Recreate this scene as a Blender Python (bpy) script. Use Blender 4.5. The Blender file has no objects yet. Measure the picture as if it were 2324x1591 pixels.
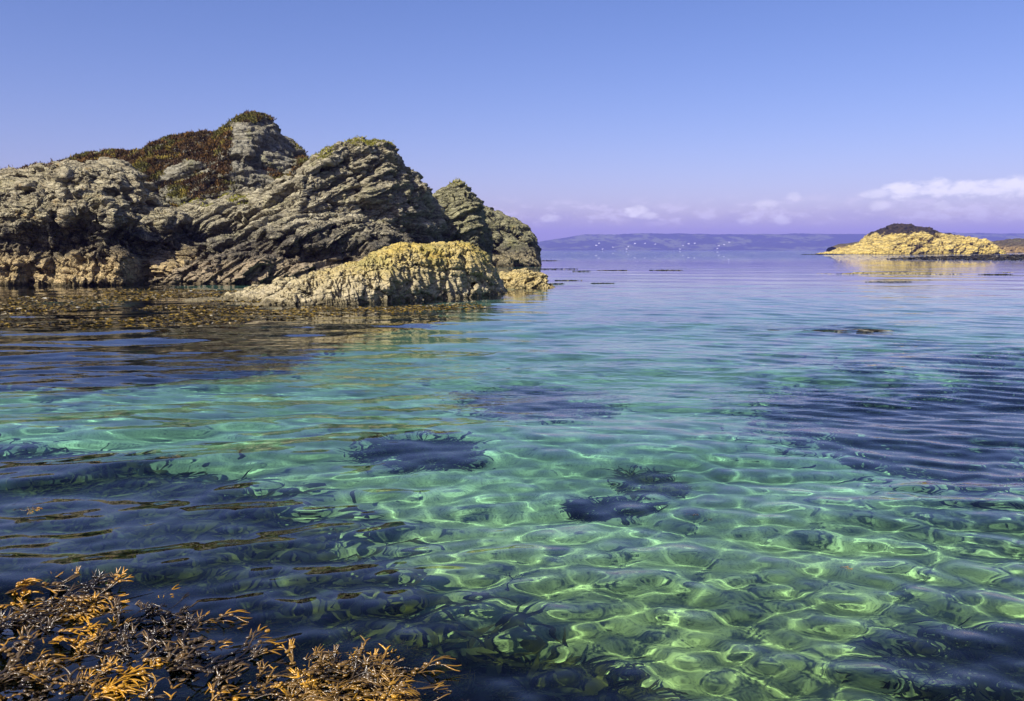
import bpy, math, random
import numpy as np
from mathutils import Vector

R = math.radians
sc = bpy.context.scene
col = sc.collection

# ------------------------------------------------------------------ camera
CAM_H = 1.6
cam_d = bpy.data.cameras.new('camera')
cam_d.lens = 30.0
cam_d.sensor_width = 36.0
cam_d.clip_start = 0.05
cam_d.clip_end = 60000.0
cam = bpy.data.objects.new('camera', cam_d)
cam.location = (0, 0, CAM_H)
cam.rotation_euler = (R(90 - 6.72), 0, 0)
col.objects.link(cam)
sc.camera = cam

# ------------------------------------------------------------------ light
SUN_EL, SUN_AZ = 44.0, 217.0       # azimuth clockwise from +Y (the view), so the sun stands behind and to the left
world = bpy.data.worlds.new('World')
sc.world = world
world.use_nodes = True
wn = world.node_tree
wn.nodes.clear()
sky = wn.nodes.new('ShaderNodeTexSky')
sky.sky_type = 'NISHITA'
sky.sun_disc = False
sky.sun_elevation = R(SUN_EL)
sky.sun_rotation = R(SUN_AZ)
sky.altitude = 0
sky.air_density = 1.0
sky.dust_density = 1.0
sky.ozone_density = 4.5
bg = wn.nodes.new('ShaderNodeBackground')
bg.inputs['Strength'].default_value = 0.077
wo = wn.nodes.new('ShaderNodeOutputWorld')
tint = wn.nodes.new('ShaderNodeMix'); tint.data_type = 'RGBA'; tint.blend_type = 'MULTIPLY'
tint.inputs[0].default_value = 1.0
tint.inputs[7].default_value = (1.25, 0.93, 1.12, 1)      # the camera's cool violet balance
hs = wn.nodes.new('ShaderNodeHueSaturation'); hs.inputs['Saturation'].default_value = 1.16
wn.links.new(sky.outputs[0], hs.inputs['Color'])
wn.links.new(hs.outputs[0], tint.inputs[6])
def wnode(op, a, b=None, c=None, clamp=False):
    nd = wn.nodes.new('ShaderNodeMath'); nd.operation = op; nd.use_clamp = clamp
    for i, v in enumerate((a, b, c)):
        if v is None: continue
        if isinstance(v, (int, float)): nd.inputs[i].default_value = v
        else: wn.links.new(v, nd.inputs[i])
    return nd.outputs[0]
def wramp(v, a, b, lo=0.0, hi=1.0):
    nd = wn.nodes.new('ShaderNodeMapRange'); nd.interpolation_type = 'SMOOTHSTEP'
    wn.links.new(v, nd.inputs[0])
    for i, q in ((1, a), (2, b), (3, lo), (4, hi)): nd.inputs[i].default_value = q
    return nd.outputs[0]
wtc = wn.nodes.new('ShaderNodeTexCoord')
wsep = wn.nodes.new('ShaderNodeSeparateXYZ'); wn.links.new(wtc.outputs['Generated'], wsep.inputs[0])
w_az = wnode('MULTIPLY', wnode('ARCTAN2', wsep.outputs[0], wsep.outputs[1]), 57.2958)
w_el = wnode('MULTIPLY', wnode('ARCSINE', wsep.outputs[2]), 57.2958)
wcmb = wn.nodes.new('ShaderNodeCombineXYZ'); wn.links.new(w_az, wcmb.inputs[0]); wn.links.new(wnode('MULTIPLY', w_el, 2.2), wcmb.inputs[1])
def wnoise(scale, detail=5.0, rough=0.6):
    nd = wn.nodes.new('ShaderNodeTexNoise'); nd.inputs['Scale'].default_value = scale; nd.inputs['Detail'].default_value = detail; nd.inputs['Roughness'].default_value = rough
    wn.links.new(wcmb.outputs[0], nd.inputs['Vector']); return nd.outputs[0]
w_n1, w_n2 = wnoise(0.9), wnoise(0.33, 5.0)
# small fair-weather cumulus low over the far shore: azimuth, elevation, half width, half height in degrees
cumulus = [(2.6, 2.02, 0.62, 0.30, 0.55), (8.2, 2.50, 0.75, 0.40, 0.9), (8.9, 2.25, 0.8, 0.25, 0.6), (16.4, 2.95, 0.8, 0.32, 0.40), (18.0, 3.35, 0.4, 0.25, 0.35), (15.3, 1.85, 0.6, 0.28, 0.45), (17.4, 1.85, 0.6, 0.28, 0.45),
           (23.0, 3.40, 1.0, 0.30, 0.6), (24.4, 3.55, 1.2, 0.50, 0.95), (26.2, 3.66, 1.0, 0.50, 0.9), (27.9, 3.55, 1.7, 0.50, 0.9), (30.5, 3.6, 2.0, 0.6, 0.9), (23.0, 2.65, 0.6, 0.32, 0.5), (26.5, 2.6, 0.5, 0.25, 0.35), (34.0, 3.2, 1.5, 0.5, 0.8), (-30, 3.0, 1.5, 0.5, 0.7), (-38, 2.6, 1.2, 0.4, 0.6)]
w_mask = None
for az, el, wa, we, st in cumulus:
    dx = wnode('DIVIDE', wnode('SUBTRACT', w_az, az), wa); dy = wnode('DIVIDE', wnode('SUBTRACT', w_el, el), we)
    d = wnode('ADD', wnode('MULTIPLY', dx, dx), wnode('MULTIPLY', dy, dy))
    m = wnode('MULTIPLY', wramp(wnode('ADD', d, wnode('MULTIPLY', wnode('SUBTRACT', w_n1, 0.5), -4.0)), 1.6, -0.1), 0.85 * st)
    w_mask = m if w_mask is None else wnode('MAXIMUM', w_mask, m)
w_bank = wnode('MULTIPLY', wramp(wnode('ADD', w_el, wnode('MULTIPLY', wnode('SUBTRACT', w_n2, 0.5), 3.2)), 3.1, 1.0), 0.5)
w_tops = wnode('MULTIPLY', wnode('MULTIPLY', wramp(w_el, 3.7, 2.7), wramp(w_el, 1.4, 2.1)), wramp(wnode('ADD', wnode('MULTIPLY', w_n2, 0.6), wnode('MULTIPLY', w_n1, 0.6)), 0.58, 0.72, 0, 0.7))
def wmix(f, a, b):
    nd = wn.nodes.new('ShaderNodeMix'); nd.data_type = 'RGBA'; wn.links.new(f, nd.inputs[0]); wn.links.new(a, nd.inputs[6])
    nd.inputs[7].default_value = b; return nd.outputs[2]
w_col = wmix(w_bank, tint.outputs[2], (3.5, 3.4, 5.6, 1))      # the lilac bank of haze and cloud along the horizon
w_col = wmix(w_tops, w_col, (6.6, 6.2, 7.6, 1))
w_col = wmix(w_mask, w_col, (9.0, 8.7, 9.4, 1))
wn.links.new(w_col, bg.inputs['Color'])
wn.links.new(bg.outputs[0], wo.inputs['Surface'])

sun_d = bpy.data.lights.new('sun', 'SUN')
sun_d.energy = 5.0
sun_d.angle = R(0.53)
sun_d.color = (1.0, 0.95, 0.86)
sun = bpy.data.objects.new('sun', sun_d)
sv = Vector((math.cos(R(SUN_EL)) * math.sin(R(SUN_AZ)), math.cos(R(SUN_EL)) * math.cos(R(SUN_AZ)), math.sin(R(SUN_EL))))
sun.rotation_euler = sv.to_track_quat('Z', 'Y').to_euler()
sun.location = sv * 50
col.objects.link(sun)
sun_d.cycles.is_caustics_light = True

sc.view_settings.view_transform = 'Standard'
sc.view_settings.look = 'None'
sc.view_settings.exposure = 0.7
sc.view_settings.gamma = 1.0
sc.render.engine = 'CYCLES'
cy = sc.cycles
cy.max_bounces = 10
cy.transparent_max_bounces = 12
cy.transmission_bounces = 8
cy.glossy_bounces = 3
cy.diffuse_bounces = 3
cy.volume_bounces = 2
cy.caustics_refractive = True
cy.caustics_reflective = False
cy.blur_glossy = 0.0
cy.sample_clamp_indirect = 6.0
cy.use_denoising = True

# ------------------------------------------------------------------ helpers
def mesh_grid(name, P, mat, smooth=True):
    """P: (rows, cols, 3) array -> one mesh object data"""
    r, c, _ = P.shape
    me = bpy.data.meshes.new(name)
    idx = np.arange(r * c).reshape(r, c)
    f = np.stack([idx[:-1, :-1], idx[:-1, 1:], idx[1:, 1:], idx[1:, :-1]], -1).reshape(-1, 4)
    raw_mesh(me, P.reshape(-1, 3), f, smooth)
    me.materials.append(mat)
    return me

def raw_mesh(me, V, F, smooth=True):
    V = np.asarray(V, np.float32); F = np.asarray(F, np.int32)
    n, k = F.shape
    me.vertices.add(len(V)); me.vertices.foreach_set('co', V.ravel())
    me.loops.add(n * k); me.loops.foreach_set('vertex_index', F.ravel())
    me.polygons.add(n)
    me.polygons.foreach_set('loop_start', np.arange(0, n * k, k, dtype=np.int32))
    if smooth:
        me.polygons.foreach_set('use_smooth', np.ones(n, bool))
    me.update(calc_edges=True)
    return me

def link(name, me, parent=None):
    o = bpy.data.objects.new(name, me)
    col.objects.link(o)
    if parent is not None:
        o.parent = parent
    return o

def tag(o, label=None, cat=None, group=None, kind=None):
    if label: o['label'] = label
    if cat: o['category'] = cat
    if group: o['group'] = group
    if kind: o['kind'] = kind
    return o

def empty(name, loc=(0, 0, 0)):
    o = bpy.data.objects.new(name, None)
    o.empty_display_size = 0.2
    o.location = loc
    col.objects.link(o)
    return o

def ss(a, b, x):
    t = np.clip((x - a) / (b - a), 0, 1)
    return t * t * (3 - 2 * t)

# --- where a direction of the photograph meets the world (used once, to lay the map out) ---
PX = 0.4408 / 853.333
CP, SP = math.cos(R(6.72)), math.sin(R(6.72))
def ray(u, v):
    x = (u - 1161.5) * PX; y = (795.5 - v) * PX
    return x, CP + y * SP, -SP + y * CP
def on_water(u, v, z=0.0):
    x, y, zz = ray(u, v); t = (z - CAM_H) / zz
    return x * t, y * t
def at_dist(u, v, D):
    x, y, zz = ray(u, v); t = D / y
    return x * t, CAM_H + zz * t
def under_water(u, v, depth):
    x, y, z = ray(u, v); d = Vector((x, y, z)).normalized()
    t = -CAM_H / d.z; p = Vector((d.x * t, d.y * t, 0))
    h = Vector((d.x, d.y, 0)); s = h.length / 1.333; h.normalize()
    tn = s / math.sqrt(1 - s * s)
    q = p + h * (tn * depth)
    return q.x, q.y

# --- numpy noise -------------------------------------------------------------------------
def _h(i, j, k, seed):
    n = (i.astype(np.int64) * 374761393 + j.astype(np.int64) * 668265263 + k.astype(np.int64) * 2147483647 + seed * 1274126177) & 0xffffffff
    n = ((n ^ (n >> 13)) * 1274126177) & 0xffffffff
    n = ((n ^ (n >> 16)) * 2246822519) & 0xffffffff
    return ((n ^ (n >> 15)) & 0xffffff) / float(0x1000000)

def vnoise(x, y, z, seed=0):
    i, j, k = np.floor(x), np.floor(y), np.floor(z)
    fx, fy, fz = x - i, y - j, z - k
    fx = fx * fx * fx * (fx * (fx * 6 - 15) + 10); fy = fy * fy * fy * (fy * (fy * 6 - 15) + 10); fz = fz * fz * fz * (fz * (fz * 6 - 15) + 10)
    def c(a, b, d): return _h(i + a, j + b, k + d, seed)
    x00 = c(0,0,0) * (1-fx) + c(1,0,0) * fx; x10 = c(0,1,0) * (1-fx) + c(1,1,0) * fx
    x01 = c(0,0,1) * (1-fx) + c(1,0,1) * fx; x11 = c(0,1,1) * (1-fx) + c(1,1,1) * fx
    return ((x00 * (1-fy) + x10 * fy) * (1-fz) + (x01 * (1-fy) + x11 * fy) * fz) * 2 - 1

def fbm(x, y, z, oct=4, seed=0, gain=0.5):
    s = 0; a = 1; t = 0
    for o in range(oct):
        f = 2.03 ** o
        s = s + a * vnoise(x * f + 17.3 * o, y * f + 5.1 * o, z * f - 9.7 * o, seed + o); t += a; a *= gain
    return s / t

def voro(x, y, z, seed=0):
    """F1, F2, the random value of the nearest cell and a tilt: the height of a plane through the cell at a random slant"""
    i, j, k = np.floor(x), np.floor(y), np.floor(z)
    f1 = np.full(x.shape, 9.0); f2 = np.full(x.shape, 9.0); cid = np.zeros(x.shape); ox = np.zeros(x.shape); oy = np.zeros(x.shape); oz = np.zeros(x.shape)
    for a in (-1, 0, 1):
        for b in (-1, 0, 1):
            for c in (-1, 0, 1):
                px = i + a + _h(i+a, j+b, k+c, seed) - x; py = j + b + _h(i+a, j+b, k+c, seed+1) - y; pz = k + c + _h(i+a, j+b, k+c, seed+2) - z
                d = np.sqrt(px**2 + py**2 + pz**2)
                near = d < f1
                f2 = np.where(near, f1, np.minimum(f2, d))
                cid = np.where(near, _h(i+a, j+b, k+c, seed+3), cid)
                ox = np.where(near, px, ox); oy = np.where(near, py, oy); oz = np.where(near, pz, oz)
                f1 = np.where(near, d, f1)
    t = cid * 97.0; g = np.floor(t * 53.0)
    tilt = (_h(g, g * 0, g * 0, 7) - 0.5) * ox + (_h(g, g * 0, g * 0, 8) - 0.5) * oy + (_h(g, g * 0, g * 0, 9) - 0.35) * oz
    return f1, f2, cid, tilt

# --- node helpers -------------------------------------------------------------------------
class NT:
    def __init__(self, name):
        self.m = bpy.data.materials.new(name); self.m.use_nodes = True
        self.t = self.m.node_tree; self.t.nodes.clear()
        self.out = self.n('OutputMaterial')
    def n(self, kind, **kw):
        nd = self.t.nodes.new('ShaderNode' + kind)
        for k, v in kw.items():
            if k in nd.inputs: self.set(nd.inputs[k], v)
            else: setattr(nd, k, v)
        return nd
    def set(self, sock, v):
        if isinstance(v, bpy.types.NodeSocket): self.t.links.new(v, sock)
        elif isinstance(v, tuple) and len(v) == 3 and sock.type == 'RGBA': sock.default_value = v + (1,)
        else: sock.default_value = v
    def math(self, op, a, b=None, c=None, clamp=False):
        nd = self.t.nodes.new('ShaderNodeMath'); nd.operation = op; nd.use_clamp = clamp
        for i, v in enumerate((a, b, c)):
            if v is not None: self.set(nd.inputs[i], v)
        return nd.outputs[0]
    def mix(self, f, a, b, kind='MIX'):
        nd = self.t.nodes.new('ShaderNodeMix'); nd.data_type = 'RGBA'; nd.blend_type = kind
        self.set(nd.inputs[0], f); self.set(nd.inputs[6], a); self.set(nd.inputs[7], b)
        return nd.outputs[2]
    def ramp(self, v, a, b, lo=0.0, hi=1.0):
        nd = self.t.nodes.new('ShaderNodeMapRange'); nd.interpolation_type = 'SMOOTHSTEP'
        self.set(nd.inputs[0], v)
        for i, q in ((1, a), (2, b), (3, lo), (4, hi)): self.set(nd.inputs[i], q)
        return nd.outputs[0]
    def noise(self, vec, scale, detail=4.0, rough=0.55, dist=0.0):
        nd = self.t.nodes.new('ShaderNodeTexNoise'); nd.inputs['Scale'].default_value = scale
        nd.inputs['Detail'].default_value = detail; nd.inputs['Roughness'].default_value = rough; nd.inputs['Distortion'].default_value = dist
        self.t.links.new(vec, nd.inputs['Vector'])
        return nd.outputs[0]
    def mapping(self, vec, rot=(0, 0, 0), scale=(1, 1, 1)):
        nd = self.t.nodes.new('ShaderNodeMapping'); nd.inputs['Rotation'].default_value = rot; nd.inputs['Scale'].default_value = scale
        self.t.links.new(vec, nd.inputs['Vector'])
        return nd.outputs[0]
    def pos(self):
        return self.n('NewGeometry').outputs['Position']

# ------------------------------------------------------------------ the sea
def make_sea():
    rng = np.random.RandomState(4)
    NC = 640; k = 0.0055
    yy = -1.5 + 2.5 * np.exp(k * np.arange(510))
    yy = np.concatenate([yy, -1.5 + (yy[-1] + 1.5) * np.exp(0.02 * np.arange(1, 241))]); NR = len(yy) - 1
    uu = np.linspace(-1, 1, NC + 1)
    Y = np.repeat(yy[:, None], NC + 1, 1)
    U = np.repeat(uu[None, :], NR + 1, 0)
    X = U * (Y + 4.5) * 0.95
    cell = np.maximum(np.gradient(yy)[:, None], (Y + 4.5) * 1.9 / NC)
    W = X / (Y + 3)
    wl = ss(0.05, -0.3, W); wr = ss(-0.05, 0.3, W); wm = np.clip(1 - 0.8 * wl - 0.8 * wr, 0, 1)
    gust = 0.75 + 0.5 * fbm(X / 5, Y / 9, X * 0, 2, 11)
    Z = np.zeros_like(X)
    near = ss(11, 4, Y) * (0.35 + 0.65 * ss(-0.45, -0.1, W)); mid = ss(5, 10, Y) * ss(30, 17, Y)
    fam = ((14, 2.2, 8.0, 0.008, 88, 45, 1.0), (22, 0.34, 1.0, 0.014, 85, 60, wm * (1 - 0.5 * near)), (20, 0.36, 1.3, 0.018, 104, 26, wl),
           (30, 0.20, 0.9, 0.019, 71, 20, wr * (0.5 + 0.9 * gust) * (1 - 0.55 * near)), (26, 0.09, 0.28, 0.010, 80, 45, gust), (14, 1.0, 2.2, 0.010, 90, 40, 1.0),
           (50, 0.09, 0.5, 0.0155, 88, 75, near), (28, 0.16, 0.5, 0.021, 84, 26, mid * gust))
    sh = 1 - 0.82 * ss(0.08, -0.10, W) * ss(11, 16, Y)
    for n, l0, l1, steep, a0, spread, w in fam:
        for i in range(n):
            lam = l0 * (l1 / l0) ** rng.rand(); a = R(a0 + spread * (rng.rand() * 2 - 1)); kk = 2 * math.pi / lam
            amp = steep / kk * (0.5 + rng.rand()) * ss(2.5, 5, lam / cell)
            ph = kk * (X * math.cos(a) + Y * math.sin(a)) + rng.rand() * 6.283
            Z += (w * (1 - 0.6 * ss(18, 28, Y)) if l0 > 0.9 else w * sh) * amp * (np.sin(ph) + 0.18 * np.cos(2 * ph))
    top = np.stack([X, Y, Z], -1)
    r, c, _ = top.shape
    V = top.reshape(-1, 3); idx = np.arange(r * c).reshape(r, c)
    F = np.stack([idx[:-1, :-1], idx[:-1, 1:], idx[1:, 1:], idx[1:, :-1]], -1).reshape(-1, 4)
    me = raw_mesh(bpy.data.meshes.new('sea'), V, F)
    m = NT('sea_water'); P = m.pos()
    sep = m.n('SeparateXYZ', Vector=P).outputs
    # colour of the water itself: clear green in the shallows, turquoise further out, blue where it is deep
    big = m.noise(P, 0.16, 2.0)
    yv = m.math('ADD', sep[1], m.math('MULTIPLY', m.math('SUBTRACT', big, 0.5), 6.0))
    c1 = m.mix(m.ramp(yv, 2.5, 7.5), (0.42, 0.80, 0.40), (0.28, 0.76, 0.66))
    c2 = m.mix(m.ramp(yv, 8, 26), c1, (0.22, 0.60, 0.74))
    c3 = m.mix(m.ramp(yv, 40, 130), c2, (0.03, 0.16, 0.42))
    f1 = m.noise(m.mapping(P, scale=(0.45, 1.0, 1.0)), 3.6, 3.0, 0.55)
    f2 = m.noise(m.mapping(P, scale=(0.5, 1.0, 1.0)), 0.30, 4.0, 0.6)
    calm = m.math('ADD', 0.25, m.math('MULTIPLY', 0.75, m.ramp(m.noise(m.mapping(P, scale=(0.4, 1.0, 1.0)), 0.16, 3.0), 0.42, 0.62)))
    b1 = m.math('MULTIPLY', m.math('MULTIPLY', m.ramp(sep[1], 5, 11), m.ramp(sep[1], 30, 17, 0.22, 1.0)), calm)
    lee = m.math('SUBTRACT', 1.0, m.math('MULTIPLY', m.math('MULTIPLY', m.ramp(m.math('DIVIDE', sep[0], m.math('ADD', sep[1], 3.0)), 0.08, -0.10), m.ramp(sep[1], 11, 16)), 0.8))
    b1 = m.math('MULTIPLY', b1, lee)
    bmp = m.n('Bump', Strength=b1, Distance=0.034, Height=f1)
    bmp2 = m.n('Bump', Strength=m.ramp(sep[1], 90, 220), Distance=0.5, Height=f2, Normal=bmp.outputs[0])
    bs = m.n('BsdfPrincipled', Roughness=0.0, IOR=1.333, Normal=bmp2.outputs[0])
    m.set(bs.inputs['Base Color'], c3); m.set(bs.inputs['Transmission Weight'], 1.0)
    m.set(m.out.inputs['Surface'], bs.outputs[0])
    me.materials.append(m.m)
    sea = tag(link('sea', me), kind='structure')
    sea.cycles.is_caustics_caster = True
    return sea

def bed_depth(X, Y):
    d = 0.75 + 0.07 * np.clip(Y - 2.5, 0, 12) + 0.035 * np.clip(Y - 14, 0, 40) + 0.02 * np.clip(Y - 60, 0, 300)
    d = d + 0.10 * fbm(X / 2.2, Y / 2.2, X * 0, 3, 5) + 0.02 * fbm(X / .3, Y / .3, X * 0, 2, 6)
    return d

def make_seabed():
    ys = -3 + 3 * np.exp(np.linspace(0, math.log(1700), 420)); us = np.linspace(-1, 1, 300)
    Yb = np.repeat(ys[:, None], 300, 1); Xb = us[None] * (Yb + 6) * 1.1
    Zb = -bed_depth(Xb, Yb)
    m = NT('seabed_sand'); P = m.pos()
    a = m.noise(P, 0.9, 5.0, 0.6); b = m.noise(P, 60.0, 2.0, 0.6); d = m.noise(P, 0.22, 3.0, 0.5)
    c = m.mix(m.ramp(a, 0.35, 0.7), (0.52, 0.46, 0.28), (0.26, 0.24, 0.14))
    c = m.mix(m.ramp(b, 0.45, 0.75), c, (0.20, 0.18, 0.12))
    vr = m.t.nodes.new('ShaderNodeTexVoronoi'); vr.inputs['Scale'].default_value = 9.0; m.t.links.new(P, vr.inputs['Vector'])
    c = m.mix(m.ramp(vr.outputs['Distance'], 0.16, 0.10, 0, 0.7), c, (0.16, 0.14, 0.10))
    c = m.mix(m.ramp(d, 0.60, 0.68, 0, 0.65), c, (0.10, 0.11, 0.06))
    bs = m.n('BsdfPrincipled', Roughness=0.95)
    m.set(bs.inputs['Base Color'], c)
    bp = m.n('Bump', Strength=0.6, Distance=0.02, Height=m.noise(P, 12.0, 4.0)); m.set(bs.inputs['Normal'], bp.outputs[0])
    m.set(m.out.inputs['Surface'], bs.outputs[0])
    o = tag(link('seabed', mesh_grid('seabed', np.stack([Xb, Yb, Zb], -1), m.m)), kind='structure')
    o.cycles.is_caustics_receiver = True
    return o

make_sea()
make_seabed()

# ------------------------------------------------------------------ rock
def rock_mat(name, dip=0.0, tan=(0.36, 0.29, 0.16), grey=(0.25, 0.23, 0.17), pale=(0.44, 0.42, 0.32), dark=(0.035, 0.032, 0.028),
             band=(1.0, 2.3, 0.8), ochre=0.25, green=0.25, scale=1.0, bump=1.0, crown=None, weed=0.25):
    m = NT(name); P = m.pos(); geo = m.n('NewGeometry')
    z = m.n('SeparateXYZ', Vector=P).outputs[2]
    st = m.mapping(P, rot=(0, dip, 0), scale=(0.35, 0.5, 2.2))
    n1 = m.noise(P, 0.55 * scale, 5.0, 0.62); n2 = m.noise(P, 2.6 * scale, 6.0, 0.65); n3 = m.noise(st, 2.2 * scale, 6.0, 0.7); n4 = m.noise(P, 14.0 * scale, 4.0, 0.7)
    up = m.mix(m.ramp(n3, 0.38, 0.66), grey, pale)
    up = m.mix(m.ramp(n2, 0.50, 0.66, 0, 0.55), up, (grey[0] * .45, grey[1] * .45, grey[2] * .42))
    up = m.mix(m.ramp(n1, 0.52, 0.66, 0, green), up, (0.20, 0.20, 0.06))
    up = m.mix(m.ramp(m.noise(P, 1.1 * scale, 4.0, 0.6, 0.6), 0.60, 0.70, 0, ochre), up, (0.42, 0.24, 0.04))
    lo = m.mix(m.ramp(n2, 0.40, 0.62), tan, (tan[0] * 1.3, tan[1] * 1.3, tan[2] * 1.35))
    lo = m.mix(m.ramp(n3, 0.50, 0.70, 0, 0.6), lo, (tan[0] * .42, tan[1] * .40, tan[2] * .40))
    zz = m.math('ADD', z, m.math('MULTIPLY', m.math('SUBTRACT', n1, 0.5), 2.0))
    c = m.mix(m.ramp(zz, band[0] - 0.3, band[1]), lo, up)
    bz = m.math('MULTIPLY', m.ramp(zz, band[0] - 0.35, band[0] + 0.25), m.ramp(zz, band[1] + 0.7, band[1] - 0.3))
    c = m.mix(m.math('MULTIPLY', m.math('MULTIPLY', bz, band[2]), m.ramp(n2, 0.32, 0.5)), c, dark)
    c = m.mix(m.ramp(n4, 0.55, 0.75, 0, 0.45), c, (0.05, 0.045, 0.035))
    c = m.mix(m.ramp(n4, 0.43, 0.30, 0, 0.5), c, (0.60, 0.57, 0.46))
    if crown:
        c = m.mix(m.ramp(m.math('ADD', z, m.math('MULTIPLY', m.math('SUBTRACT', m.noise(P, 0.10, 7.0, 0.7), 0.5), crown[2])), crown[0], crown[1]), c, m.mix(m.ramp(n2, 0.4, 0.62), (0.018, 0.014, 0.009), (0.06, 0.042, 0.02)))
    c = m.mix(m.ramp(m.math('ADD', z, m.math('MULTIPLY', m.math('SUBTRACT', n2, 0.5), 0.5)), 0.22, 0.08, 0, weed * 3), c, (0.05, 0.038, 0.012))
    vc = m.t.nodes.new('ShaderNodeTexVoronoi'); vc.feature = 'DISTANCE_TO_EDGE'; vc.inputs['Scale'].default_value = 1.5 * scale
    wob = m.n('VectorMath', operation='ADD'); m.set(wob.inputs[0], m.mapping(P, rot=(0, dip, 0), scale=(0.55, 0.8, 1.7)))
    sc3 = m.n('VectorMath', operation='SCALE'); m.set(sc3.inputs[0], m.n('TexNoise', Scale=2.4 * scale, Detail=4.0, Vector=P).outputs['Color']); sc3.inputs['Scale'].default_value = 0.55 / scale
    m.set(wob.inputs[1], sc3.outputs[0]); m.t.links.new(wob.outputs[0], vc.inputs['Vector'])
    c = m.mix(m.ramp(vc.outputs['Distance'], 0.035, 0.0, 0, 0.7), c, (0.03, 0.027, 0.02))  # crack shadow painted into the rock colour as thin dark lines
    h = m.math('ADD', m.math('MULTIPLY', n4, 0.35), m.math('ADD', n2, m.math('MULTIPLY', n3, 1.1)))
    vo = m.t.nodes.new('ShaderNodeTexVoronoi'); vo.feature = 'DISTANCE_TO_EDGE'; vo.inputs['Scale'].default_value = 3.0 * scale
    m.t.links.new(m.mapping(P, rot=(0, dip, 0), scale=(0.7, 0.7, 1.3)), vo.inputs['Vector'])
    crack = m.ramp(vo.outputs['Distance'], 0.0, 0.06)
    h = m.math('ADD', h, m.math('MULTIPLY', crack, 0.30))
    h = m.math('ADD', h, m.math('MULTIPLY', m.ramp(vc.outputs['Distance'], 0.0, 0.08), 0.5))
    bp = m.n('Bump', Strength=min(1.0, 0.9 * bump), Distance=0.22 / scale * bump, Height=h)
    bs = m.n('BsdfPrincipled', Roughness=0.88, Normal=bp.outputs[0])
    m.set(bs.inputs['Base Color'], c); m.set(bs.inputs['Specular IOR Level'], 0.25)
    m.set(m.out.inputs['Surface'], bs.outputs[0])
    return m.m

def interp(pts, u):
    pts = sorted(pts); return np.interp(u, [p[0] for p in pts], [p[1] for p in pts])

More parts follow.
